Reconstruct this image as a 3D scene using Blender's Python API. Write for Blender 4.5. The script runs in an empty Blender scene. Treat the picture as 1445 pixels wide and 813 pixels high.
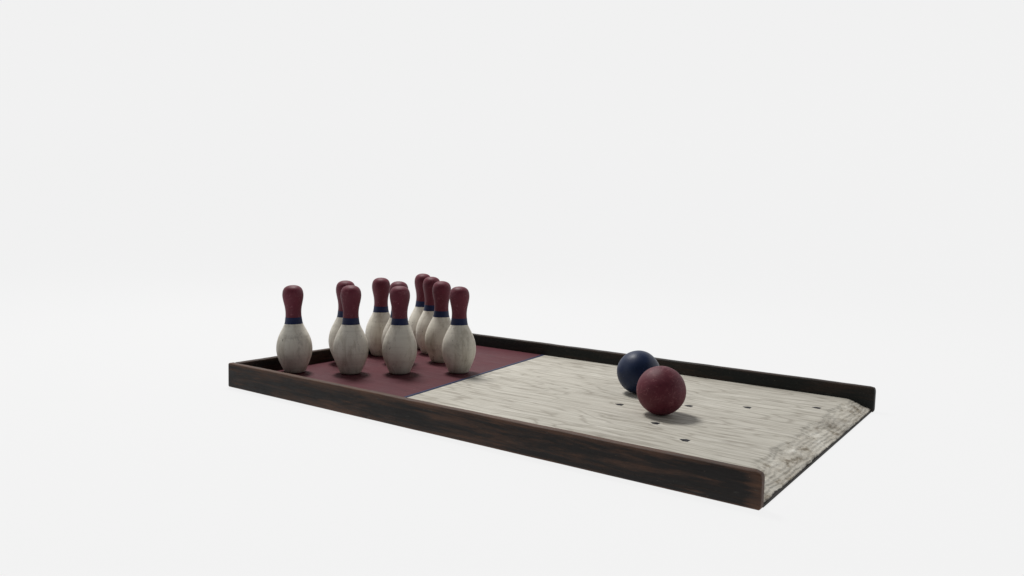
import bpy, bmesh, math, random
from mathutils import Vector, noise
random.seed(4)
scene=bpy.context.scene
scene.view_settings.view_transform='Standard'
scene.view_settings.look='None'
scene.view_settings.exposure=0
col=bpy.context.collection
L,W,H=1.58,1.0,0.0718
T=0.021      # rail thickness
FZ=0.030     # playing surface height

# ------------------------------------------------------------ node helpers
class NT:
    def __init__(s,name):
        s.m=bpy.data.materials.new(name); s.m.use_nodes=True
        s.t=s.m.node_tree; s.t.nodes.clear()
        s.out=s.t.nodes.new('ShaderNodeOutputMaterial')
        s.b=s.t.nodes.new('ShaderNodeBsdfPrincipled')
        s.t.links.new(s.b.outputs[0],s.out.inputs[0])
        s.tc=s.t.nodes.new('ShaderNodeTexCoord')
    def set(s,sock,v):
        if isinstance(v,bpy.types.NodeSocket): s.t.links.new(v,sock)
        else: sock.default_value=v
    def map(s,scale=(1,1,1),loc=(0,0,0),rot=(0,0,0),src=None):
        n=s.t.nodes.new('ShaderNodeMapping'); s.t.links.new(src or s.tc.outputs['Object'],n.inputs[0])
        n.inputs['Scale'].default_value=scale; n.inputs['Rotation'].default_value=rot
        s.set(n.inputs['Location'],loc); return n.outputs[0]
    def noise(s,vec,scale=5,detail=6,rough=.55,dist=0):
        n=s.t.nodes.new('ShaderNodeTexNoise'); s.t.links.new(vec,n.inputs['Vector'])
        n.inputs['Scale'].default_value=scale;n.inputs['Detail'].default_value=detail
        n.inputs['Roughness'].default_value=rough;n.inputs['Distortion'].default_value=dist
        return n.outputs['Fac']
    def ramp(s,fac,stops,interp='LINEAR'):
        n=s.t.nodes.new('ShaderNodeValToRGB'); s.t.links.new(fac,n.inputs[0])
        cr=n.color_ramp; cr.interpolation=interp
        while len(cr.elements)<len(stops): cr.elements.new(.5)
        for e,(p,c) in zip(cr.elements,stops):
            e.position=p; e.color=(c,c,c,1) if isinstance(c,(int,float)) else (*c,1)
        return n.outputs[0]
    def math(s,op,a,b=0.0,c=None,clamp=False):
        n=s.t.nodes.new('ShaderNodeMath'); n.operation=op; n.use_clamp=clamp
        s.set(n.inputs[0],a); s.set(n.inputs[1],b)
        if c is not None: s.set(n.inputs[2],c)
        return n.outputs[0]
    def mix(s,f,a,b,mode='MIX'):
        n=s.t.nodes.new('ShaderNodeMix'); n.data_type='RGBA'; n.blend_type=mode
        s.set(n.inputs[0],f)
        for k,v in ((6,a),(7,b)):
            if isinstance(v,tuple): v=(*v,1)
            s.set(n.inputs[k],v)
        return n.outputs[2]
    def sep(s):
        n=s.t.nodes.new('ShaderNodeSeparateXYZ'); s.t.links.new(s.tc.outputs['Object'],n.inputs[0]); return n.outputs
    def bump(s,h,strength=.3,dist=.002):
        n=s.t.nodes.new('ShaderNodeBump'); s.t.links.new(h,n.inputs['Height'])
        s.set(n.inputs['Strength'],strength);n.inputs['Distance'].default_value=dist
        s.t.links.new(n.outputs[0],s.b.inputs['Normal'])
    def rnd(s):
        n=s.t.nodes.new('ShaderNodeObjectInfo'); return n.outputs['Random']
    def fin(s,color,rough=.6,spec=.4):
        s.set(s.b.inputs['Base Color'],(*color,1) if isinstance(color,tuple) else color)
        s.set(s.b.inputs['Roughness'],rough)
        s.b.inputs['Specular IOR Level'].default_value=spec
        return s.m

def rnd_loc(n):
    """per-object offset so that no two copies show the same grain"""
    c=n.t.nodes.new('ShaderNodeCombineXYZ'); r=n.rnd()
    for i,k in enumerate((37.,53.,71.)): n.t.links.new(n.math('MULTIPLY',r,k),c.inputs[i])
    return c.outputs[0]

# ------------------------------------------------------------ materials
def mat_rail(axis='x',wearmul=1.0,tint=(.0105,.0082,.0074),endwear=.9):
    n=NT('worn_black_paint_'+axis)
    st=(2.2,26,26) if axis=='x' else (26,2.2,26)
    streak=n.noise(n.map(st),1.6,8,.65,.4)
    fine=n.noise(n.map((st[0]*5,st[1]*5,st[2]*4)),1.5,6,.7)
    patch=n.noise(n.map((3,3,9)),1.3,5,.6)
    z=n.sep()[2]
    top=n.math('SUBTRACT',z,H-.009); top=n.math('MULTIPLY',top,90,clamp=True)
    bot=n.math('SUBTRACT',.006,z); bot=n.math('MULTIPLY',bot,130,clamp=True)
    edge=n.math('MAXIMUM',top,bot)
    if axis=='x':
        ex=n.math('MULTIPLY',n.math('SUBTRACT',n.sep()[0],L-.035),28,clamp=True)
        edge=n.math('MAXIMUM',edge,n.math('MULTIPLY',ex,endwear))
    w=n.math('ADD',n.math('MULTIPLY',edge,.25*wearmul),n.math('MULTIPLY',streak,.70))
    w=n.math('ADD',w,n.math('MULTIPLY',fine,.26))
    w=n.math('ADD',w,n.math('MULTIPLY',patch,.34))
    wear=n.ramp(w,[(.63,0),(.73,.5),(.90,1)])
    wood=n.mix(fine,(.026,.013,.009),(.15,.074,.044))
    c=n.mix(n.math('MULTIPLY',wear,wearmul),tint,wood)
    scratch=n.ramp(n.noise(n.map((9,60,60) if axis=='x' else (60,9,60),(3,1,2)),3,4,.7),[(.63,0),(.71,1)])
    c=n.mix(n.math('MULTIPLY',scratch,.28),c,(.13,.12,.105))
    chip=n.ramp(n.noise(n.map((40,90,90),(6,1,2)),2,4,.7),[(.67,0),(.71,1)])
    c=n.mix(n.math('MULTIPLY',chip,.45),c,(.22,.18,.14))
    n.bump(n.math('ADD',n.math('MULTIPLY',fine,.6),streak),.55,.0016)
    return n.fin(c,n.ramp(fine,[(.3,.5),(.7,.75)]),.25)

def mat_lane():
    n=NT('whitewashed_wood')
    x,y,z=n.sep()
    warp=n.noise(n.map((1.0,4.2,0)),1.25,4,.5,.2)
    warp2=n.noise(n.map((4,22,0)),1.2,3,.5)
    v=n.math('ADD',n.math('MULTIPLY',y,13),n.math('MULTIPLY',warp,16))
    v=n.math('ADD',v,n.math('MULTIPLY',warp2,.7))
    rings=n.math('PINGPONG',v,.5); rings=n.math('MULTIPLY',rings,2)
    ring=n.ramp(rings,[(0,1),(.12,.75),(.34,.1),(1,0)])
    fib=n.noise(n.map((3.0,90,1)),1,8,.68,.15)
    fine=n.noise(n.map((6,240,1)),1,6,.7,.1)
    pore=n.ramp(n.noise(n.map((7,190,1),(2,5,0)),1,4,.6),[(.58,0),(.66,1)])
    cloud=n.noise(n.map((2,5,1)),1.4,6,.6)
    base=n.mix(cloud,(.47,.445,.385),(.61,.585,.52))
    c=n.mix(n.math('MULTIPLY',ring,.60),base,(.25,.222,.18))
    c=n.mix(n.ramp(fib,[(.36,.5),(.50,0)]),c,(.23,.205,.165))
    c=n.mix(n.ramp(fib,[(.54,0),(.68,.6)]),c,(.76,.74,.68))
    c=n.mix(n.ramp(fine,[(.36,.45),(.5,0)]),c,(.25,.225,.185))
    c=n.mix(n.math('MULTIPLY',pore,.42),c,(.14,.11,.08))
    # weathered, chewed end of the board: raw splintered wood, paint left on the high spots
    en=n.noise(n.map((9,6,8)),1.5,7,.65)
    em=n.math('MULTIPLY',n.math('SUBTRACT',n.math('ADD',x,n.math('MULTIPLY',en,.08)),1.548),40,clamp=True)
    big=n.noise(n.map((22,12,34)),1.3,10,.74)
    dirt=n.ramp(big,[(.33,(.13,.10,.07)),(.41,(.29,.25,.19)),(.45,(.50,.465,.40)),(.56,(.62,.59,.52)),(.66,(.76,.74,.68))])
    c=n.mix(n.math('MULTIPLY',em,.88),c,dirt)
    pt=n.ramp(n.noise(n.map((9,5,5),(7,2,0)),.8,8,.7),[(.50,0),(.62,.6)])
    c=n.mix(n.math('MULTIPLY',em,pt),c,(.19,.165,.135))
    crack=n.ramp(n.noise(n.map((14,110,30),(1,2,0)),1,6,.75),[(.62,0),(.66,.55)])
    c=n.mix(n.math('MULTIPLY',em,crack),c,(.08,.058,.042))
    grime=n.math('MULTIPLY',n.ramp(n.noise(n.map((5,5,5),(4,2,0)),1.2,6,.7),[(.52,0),(.72,1)]),.2)
    c=n.mix(grime,c,(.17,.145,.11))
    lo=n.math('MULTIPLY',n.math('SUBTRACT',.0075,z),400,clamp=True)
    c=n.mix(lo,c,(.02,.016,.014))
    hgt=n.math('ADD',fib,n.math('MULTIPLY',ring,-.35))
    hgt=n.math('ADD',hgt,n.math('MULTIPLY',n.math('MULTIPLY',em,big),2.5))
    n.bump(hgt,.5,.0016)
    return n.fin(c,.68,.25)

def mat_deck():
    n=NT('worn_maroon_paint')
    fib=n.noise(n.map((4,110,1)),1,6,.7)
    cloud=n.noise(n.map((4,6,1)),1.5,6,.65)
    c=n.mix(cloud,(.060,.011,.018),(.112,.026,.035))
    c=n.mix(n.ramp(fib,[(.5,0),(.72,.45)]),c,(.16,.07,.075))
    c=n.mix(n.ramp(n.noise(n.map((9,70,1),(3,3,0)),1.4,5,.7),[(.56,0),(.68,.6)]),c,(.028,.010,.012))
    c=n.mix(n.ramp(n.noise(n.map((25,60,1),(9,3,0)),1.7,5,.75),[(.65,0),(.75,.6)]),c,(.26,.17,.165))
    n.bump(fib,.4,.0014)
    return n.fin(c,n.ramp(cloud,[(.3,.6),(.7,.75)]),.22)

def mat_pinwood():
    n=NT('pale_turned_wood')
    off=rnd_loc(n)
    g=n.noise(n.map((45,45,4),off),1,6,.7,.3)
    big=n.noise(n.map((14,14,7),off),1,5,.6)
    ringz=n.noise(n.map((3,3,120),off),1,4,.6)
    c=n.mix(big,(.60,.56,.475),(.80,.77,.69))
    c=n.mix(n.ramp(g,[(.37,.5),(.50,0)]),c,(.40,.35,.28))
    c=n.mix(n.ramp(ringz,[(.3,.22),(.48,0)]),c,(.36,.32,.26))
    sm=n.ramp(n.noise(n.map((18,18,10),off),1.3,7,.75,.5),[(.54,0),(.71,.6)])
    c=n.mix(sm,c,(.25,.23,.20))
    spk=n.ramp(n.noise(n.map((120,120,60),off),1,3,.6),[(.67,0),(.73,.7)])
    c=n.mix(spk,c,(.14,.12,.09))
    z=n.sep()[2]
    ft=n.math('MULTIPLY',n.math('SUBTRACT',.03,z),25,clamp=True)
    c=n.mix(n.math('MULTIPLY',ft,.55),c,(.18,.145,.105))
    n.bump(n.math('ADD',g,n.math('MULTIPLY',ringz,.5)),.35,.0016)
    return n.fin(c,.7,.2)

def mat_paint(name,lo,hi,scuff,amount=.5,rough=(.42,.6),thr=.60):
    n=NT(name)
    off=rnd_loc(n)
    big=n.noise(n.map((16,16,16),off),1,6,.65)
    c=n.mix(big,lo,hi)
    s1=n.ramp(n.noise(n.map((90,30,70),off),1,5,.75,1.),[(thr,0),(thr+.1,amount)])
    c=n.mix(s1,c,scuff)
    s3=n.ramp(n.noise(n.map((25,70,25),off,(.4,.7,.2)),1,7,.8,2.),[(thr,0),(thr+.06,amount)])
    c=n.mix(s3,c,scuff)
    s2=n.ramp(n.noise(n.map((150,150,150),off),1,3,.6),[(.68,0),(.73,amount)])
    c=n.mix(s2,c,tuple(min(1,v*2.4) for v in scuff))
    n.bump(n.noise(n.map((70,70,70),off),1,5,.6),.25,.0018)
    return n.fin(c,n.ramp(big,[(.3,rough[0]),(.7,rough[1])]),.3)

M_railx=mat_rail('x'); M_raily=mat_rail('y',.6); M_lane=mat_lane(); M_deck=mat_deck(); M_pin=mat_pinwood()
M_railf=mat_rail('x',.45,(.010,.0115,.0105),.2)
M_maroon=mat_paint('maroon_paint',(.085,.0095,.020),(.145,.021,.039),(.24,.09,.105),.5,(.5,.66),.585)
M_redball=mat_paint('maroon_ball_paint',(.072,.0085,.017),(.135,.019,.035),(.22,.075,.085),.6,(.5,.66),.565)
M_blueball=mat_paint('navy_ball_paint',(.0030,.008,.032),(.006,.020,.068),(.03,.05,.10),.4,(.36,.5))
M_navy=mat_paint('navy_paint',(.003,.008,.042),(.007,.018,.080),(.05,.07,.13),.35,(.5,.65))
n=NT('black_inlay'); M_ink=n.fin((.008,.008,.013),.65,.2)
n=NT('dark_board_underside'); M_under=n.fin(n.mix(n.noise(n.map((5,40,40)),1,5,.6),(.006,.005,.005),(.02,.014,.011)),.7,.3)

# ------------------------------------------------------------ mesh helpers
def obj_from(name,verts,faces,mat,parent=None,smooth=True,auto=None):
    me=bpy.data.meshes.new(name); me.from_pydata(verts,[],faces)
    bm=bmesh.new(); bm.from_mesh(me); bmesh.ops.recalc_face_normals(bm,faces=bm.faces)
    if auto is not None:
        for e in bm.edges:
            if len(e.link_faces)==2 and e.calc_face_angle(0)>auto: e.smooth=False
    for f in bm.faces: f.smooth=smooth
    bm.to_mesh(me); bm.free()
    me.materials.append(mat)
    o=bpy.data.objects.new(name,me); col.objects.link(o)
    if parent: o.parent=parent
    return o
def empty(name,loc,label,cat,group=None):
    e=bpy.data.objects.new(name,None); e.location=loc; e.empty_display_size=.03
    col.objects.link(e); e["label"]=label; e["category"]=cat
    if group: e["group"]=group
    return e

def rail(name,a0,a1,b0,b1,axis,mat,parent,round_end=0.0,seed=0.0,ztop=H):
    """Swept rail; a runs along its length, b across its thickness."""
    st=[]
    N=150
    r=.0042
    for k in range(7):
        t=k/6*math.pi/2; st.append((a0+r*(1-math.cos(t)),r*(1-math.sin(t))))
    for k in range(1,N): st.append((a0+r+(a1-a0-2*r)*k/N,0))
    for k in range(7):
        t=(1-k/6)*math.pi/2; st.append((a1-r*(1-math.cos(t)),r*(1-math.sin(t))))
    V=[];F=[];seg=5
    for a,ins in st:
        zt=ztop; zb=0.0005
        if round_end:
            d=a1-a
            if d<round_end: zt-=round_end-math.sqrt(max(0,round_end**2-(round_end-d)**2))
            rb=round_end*.35
            if d<rb: zb+=rb-math.sqrt(max(0,rb**2-(rb-d)**2))
        j=lambda s,f=9.,am=.0007: noise.noise(Vector((a*f,s*3.1,seed)))*am+noise.noise(Vector((a*f*6,s*3.1,seed+5)))*am*.45
        y0=b0+ins+j(1); y1=b1-ins+j(2); zt+=-ins*.9+j(3); zb+=ins*.9
        pts=[]
        for cxx,czz,a_0 in ((y1-r,zt-r,0),(y0+r,zt-r,90),(y0+r,zb+r,180),(y1-r,zb+r,270)):
            for q in range(seg):
                an=math.radians(a_0+90*q/(seg-1))
                pts.append((cxx+r*math.cos(an), czz+r*math.sin(an)))
        for u,z in pts:
            V.append((a,u,z) if axis=='x' else (u,a,z))
    m=seg*4
    for i in range(len(st)-1):
        for k in range(m):
            F.append((i*m+k,i*m+(k+1)%m,(i+1)*m+(k+1)%m,(i+1)*m+k))
    F.append(tuple(range(m))); F.append(tuple(range((len(st)-1)*m,len(st)*m)))
    return obj_from(name,V,F,mat,parent,True,math.radians(50))

# ------------------------------------------------------------ the game board
board=empty('tabletop_bowling_lane',(0,0,0),"long wooden tabletop bowling lane with worn black rails","bowling game")
rail('side_rail',0,L,0,T,'x',M_railx,board,.013,1.)
rail('side_rail.001',0,L+.004,W-T,W,'x',M_railf,board,.010,7.)
rail('end_rail',T+.0004,W-T-.0004,0.0006,T,'y',M_raily,board,0,13.,H-.0006)

def xb(y): return .586-.111*(y/.98)        # painted boundary between deck and lane
y0,y1=T+.0003,W-T-.0003
nx,ny=260,300
V=[];F=[]
def xs(y): return 1.503+.014*noise.noise(Vector((y*5,3,0)))+.016*noise.noise(Vector((y*17,8,0)))+.008*noise.noise(Vector((y*60,8,2)))
def lane_pt(u,v):
    y=y0+(y1-y0)*v
    u2=1-(1-u)**2.2
    xe=L-.004-.004*abs(noise.noise(Vector((y*14,0,4))))-.003*abs(noise.noise(Vector((y*50,0,4))))
    x=xb(y)+(xe-xb(y))*u2
    z=FZ
    s=xs(y)
    if x>s:
        t=(x-s)/(xe-s)
        m=min(1,t*4)
        zz=-.0195*t**1.2
        q=.0040*noise.noise(Vector((x*22,y*13,1)))+.0016*noise.noise(Vector((x*55,y*38,2)))
        zz+=m*q
        # wood tears away layer by layer
        st_=.0034; f=zz/st_; fl=math.floor(f); fr=f-fl
        fr=0 if fr<.3 else (1 if fr>.7 else (fr-.3)/.4)
        zz=.5*(fl+fr)*st_+.5*zz
        z=FZ+zz+m*.0005*noise.noise(Vector((x*150,y*110,6)))-m*.0010
        z=max(.0075,min(z,FZ))
    return (x,y,z)
for i in range(nx+1):
    for k in range(ny+1): V.append(lane_pt(i/nx,k/ny))
for i in range(nx):
    for k in range(ny):
        a=i*(ny+1)+k; F.append((a,a+1,a+ny+2,a+ny+1))
base=len(V)
for k in range(ny+1):
    p=V[nx*(ny+1)+k]; V.append((p[0]+.0015,p[1],.0055))
for k in range(ny):
    a=nx*(ny+1)+k; F.append((a,a+1,base+k+1,base+k))
lane=obj_from('lane_bed',V,F,M_lane,board,True,math.radians(60))
# maroon deck
V=[];F=[];nx2,ny2=40,40
for i in range(nx2+1):
    for k in range(ny2+1):
        y=y0+(y1-y0)*k/ny2; x=T+.0003+(xb(y)-.0003-T)*i/nx2
        V.append((x,y,FZ+.0002*noise.noise(Vector((x*8,y*8,0)))))
for i in range(nx2):
    for k in range(ny2):
        a=i*(ny2+1)+k; F.append((a,a+1,a+ny2+2,a+ny2+1))
obj_from('pin_deck',V,F,M_deck,board)
# navy divider stripe
V=[];F=[];m=80
for k in range(m+1):
    y=y0+(y1-y0)*k/m; w=.0056+.0008*noise.noise(Vector((y*30,0,0)))
    x=xb(y)+.0008*noise.noise(Vector((y*20,5,0)))
    V+= [(x-w,y,FZ+.0003),(x-w+.0004,y,FZ+.0011),(x+w-.0004,y,FZ+.0011),(x+w,y,FZ+.0003)]
for k in range(m):
    for j in range(3): F.append((k*4+j,k*4+j+1,k*4+j+5,k*4+j+4))
obj_from('divider_stripe',V,F,M_navy,board)
# underside board
V=[(T+.001,y0+.001,.0008),(L-.0015,y0+.001,.0008),(L-.0015,y1-.001,.0008),(T+.001,y1-.001,.0008)]
V+=[(x,y,.0052) for x,y,_ in V]
obj_from('base_board',V,[(0,1,2,3),(4,5,6,7),(0,1,5,4),(1,2,6,5),(2,3,7,6),(3,0,4,7)],M_under,board,False)
# inlaid aiming arrows
arrows=[(1.049,.468),(1.208,.350),(1.325,.255),(1.198,.58),(1.326,.672),(1.474,.797)]
for i,(ax,ay) in enumerate(arrows):
    s=.0100
    out=[(-1.25,0),(-.1,1),(1.0,.85),(1.0,-.85),(-.1,-1)]
    V=[(ax+s*a+random.uniform(-.0006,.0006),ay+s*b*.95+random.uniform(-.0006,.0006),FZ+.0005) for a,b in out]
    V+=[(a,b,FZ-.001) for a,b,_ in V]
    F=[(0,1,2,3,4)]+[(k,(k+1)%5,5+(k+1)%5,5+k) for k in range(5)]
    o=obj_from('arrow_marker',V,F,M_ink,lane,False)

# ------------------------------------------------------------ pins
PH=.2715
prof=[(0,0),(.070,0),(.098,.002),(.112,.010),(.122,.024),(.140,.065),(.165,.125),(.186,.185),(.1965,.245),(.1975,.285),(.193,.33),(.182,.38),(.164,.43),(.143,.475),(.122,.515),(.105,.55),(.0965,.575),(.0915,.61),(.088,.645),(.0865,.675),(.0875,.71),(.092,.75),(.100,.79),(.1085,.83),(.1145,.87),(.1145,.905),(.107,.942),(.090,.971),(.062,.990),(.03,.9985),(0,1)]
def dense(prof,k=5):
    P=[Vector(p) for p in prof]; out=[]
    for i in range(len(P)-1):
        p0=P[max(i-1,0)];p1=P[i];p2=P[i+1];p3=P[min(i+2,len(P)-1)]
        for j in range(k):
            t=j/k
            q=.5*((2*p1)+(p2-p0)*t+(2*p0-5*p1+4*p2-p3)*t*t+(3*p1-p0-3*p2+p3)*t**3)
            out.append((max(0,q.x),max(0,min(1,q.y))))
    out.append(tuple(P[-1])); return out
D=dense(prof)
B0,B1=.562,.636
def lathe(pts,name,mat,parent,grow=0.0,seg=72):
    V=[];F=[]
    for r,z in pts:
        for s in range(seg):
            a=2*math.pi*s/seg; V.append(((r*PH+grow)*math.cos(a),(r*PH+grow)*math.sin(a),z*PH))
    for i in range(len(pts)-1):
        for s in range(seg): F.append((i*seg+s,i*seg+(s+1)%seg,(i+1)*seg+(s+1)%seg,(i+1)*seg+s))
    o=obj_from(name,V,F,mat,parent,True)
    bm=bmesh.new(); bm.from_mesh(o.data); bmesh.ops.remove_doubles(bm,verts=bm.verts,dist=1e-6)
    for f in bm.faces: f.smooth=True
    bm.to_mesh(o.data); bm.free()
    return o
def cut(z):
    for a,b in zip(D,D[1:]):
        if a[1]<=z<=b[1] and b[1]>a[1]:
            t=(z-a[1])/(b[1]-a[1]); return (a[0]+(b[0]-a[0])*t,z)
body_p=[p for p in D if p[1]<B0]+[cut(B0)]
band_p=[cut(B0)]+[p for p in D if B0<p[1]<B1]+[cut(B1)]
head_p=[cut(B1)]+[p for p in D if p[1]>B1]
band_p=[(band_p[0][0]-.004,band_p[0][1])]+band_p+[(band_p[-1][0]-.004,band_p[-1][1])]

pins=[ # x, y, lean x, lean y (deg), height factor
 (.084,.179,-1.5,-1.0,.985),(.080,.388,0,.0,1),(.064,.569,-.5,0,1),(.063,.783,.3,.2,1.02),
 (.221,.280,-.3,-.2,1),(.205,.505,.2,0,1),(.160,.722,0,0,1.01),
 (.330,.382,-.6,-.3,1),(.295,.618,0,0,1.005),(.457,.516,-.6,-.2,1)]
plabel="white wooden pin with maroon head and navy neck band"
first=None
for i,(px,py,tx,ty,k) in enumerate(pins):
    if first is None:
        e=empty('bowling_pin',(px,py,FZ+.0006),plabel,"bowling pin","ten bowling pins on the maroon deck")
        parts=[lathe(body_p,'body',M_pin,e),lathe(band_p,'neck_band',M_navy,e,.0003),lathe(head_p,'head',M_maroon,e)]
        first=(e,parts)
    else:
        e=first[0].copy(); e.name='bowling_pin'; e.location=(px,py,FZ+.0006); col.objects.link(e)
        for p in first[1]:
            c=p.copy(); c.parent=e; col.objects.link(c)
    e.rotation_euler=(math.radians(-ty),math.radians(tx),0)
    e.scale=(1,1,k)

# ------------------------------------------------------------ balls
def ball(name,loc,R,mat,label,seed):
    bm=bmesh.new(); bmesh.ops.create_uvsphere(bm,u_segments=96,v_segments=64,radius=R)
    for v in bm.verts:
        d=v.co.normalized()
        v.co+=d*(noise.noise(d*2.1+Vector((seed,0,0)))*.0006)
    for f in bm.faces: f.smooth=True
    me=bpy.data.meshes.new(name); bm.to_mesh(me); bm.free(); me.materials.append(mat)
    o=bpy.data.objects.new(name,me); o.location=loc; col.objects.link(o)
    o["label"]=label; o["category"]="ball"
    return o
ball('bowling_ball',(1.023,.630,FZ+.0613),.0615,M_blueball,"navy blue painted wooden ball resting on the pale lane",1)
ball('bowling_ball',(1.178,.444,FZ+.0613),.0625,M_redball,"scuffed maroon wooden ball resting on the pale lane",5)

# ------------------------------------------------------------ seamless white sweep, self-glowing
n=NT('glowing_white_sweep'); n.t.nodes.remove(n.b)
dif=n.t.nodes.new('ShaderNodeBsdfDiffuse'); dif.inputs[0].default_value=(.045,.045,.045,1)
em=n.t.nodes.new('ShaderNodeEmission'); em.inputs[0].default_value=(1,1,1,1); em.inputs[1].default_value=.855  # added glow keeps floor and wall evenly white, shadows faint
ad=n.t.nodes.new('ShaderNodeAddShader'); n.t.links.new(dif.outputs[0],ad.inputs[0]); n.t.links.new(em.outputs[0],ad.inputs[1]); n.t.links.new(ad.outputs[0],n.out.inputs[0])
V=[];F=[]
prof2=[(0,0)]+[(r,0) for r in (.5,1,2,3,4,5,6)]
Rc=1.5
for k in range(1,13):
    a=k/12*math.pi/2; prof2.append((6+Rc*math.sin(a),Rc*(1-math.cos(a))))
prof2+= [(6+Rc,4.0),(6+Rc,7.5)]
cxy=(0.9,.3); d0=math.atan2(.816,-.577)
seg=96
def hfac(a):  # wall only stands behind the board, the sweep is flat towards the viewer
    d=abs((a-d0+math.pi)%(2*math.pi)-math.pi)
    t=max(0,min(1,(math.radians(115)-d)/math.radians(15))); return t*t*(3-2*t)
for r,z in prof2:
    for s in range(seg):
        a=2*math.pi*s/seg; V.append((cxy[0]+r*math.cos(a),cxy[1]+r*math.sin(a),z*hfac(a)))
for i in range(len(prof2)-1):
    for s in range(seg): F.append((i*seg+s,i*seg+(s+1)%seg,(i+1)*seg+(s+1)%seg,(i+1)*seg+s))
g=obj_from('ground',V,F,n.m); g["kind"]="structure"

# ------------------------------------------------------------ light
w=bpy.data.worlds.new("World"); scene.world=w; w.use_nodes=True
bg=w.node_tree.nodes['Background']; bg.inputs[0].default_value=(.93,.97,1,1); bg.inputs[1].default_value=.13
def area(name,loc,target,size,power,color=(1,1,1)):
    l=bpy.data.lights.new(name,'AREA'); l.shape='DISK'; l.size=size; l.energy=power; l.color=color
    o=bpy.data.objects.new(name,l); o.location=loc; col.objects.link(o)
    o.rotation_euler=(Vector(target)-Vector(loc)).to_track_quat('-Z','Y').to_euler()
area('softbox_key',(-1.0,1.2,3.6),(.8,.5,0),1.0,145,(1,.985,.96))

# ------------------------------------------------------------ camera
c=bpy.data.cameras.new('camera'); co=bpy.data.objects.new('camera',c); col.objects.link(co)
co.location=(2.0075,-1.40929,.51717); co.rotation_euler=(1.48375,-.02687,.61519)
c.sensor_width=36; c.lens=36*1118.92/1445; c.clip_start=.01; c.clip_end=200
scene.camera=co
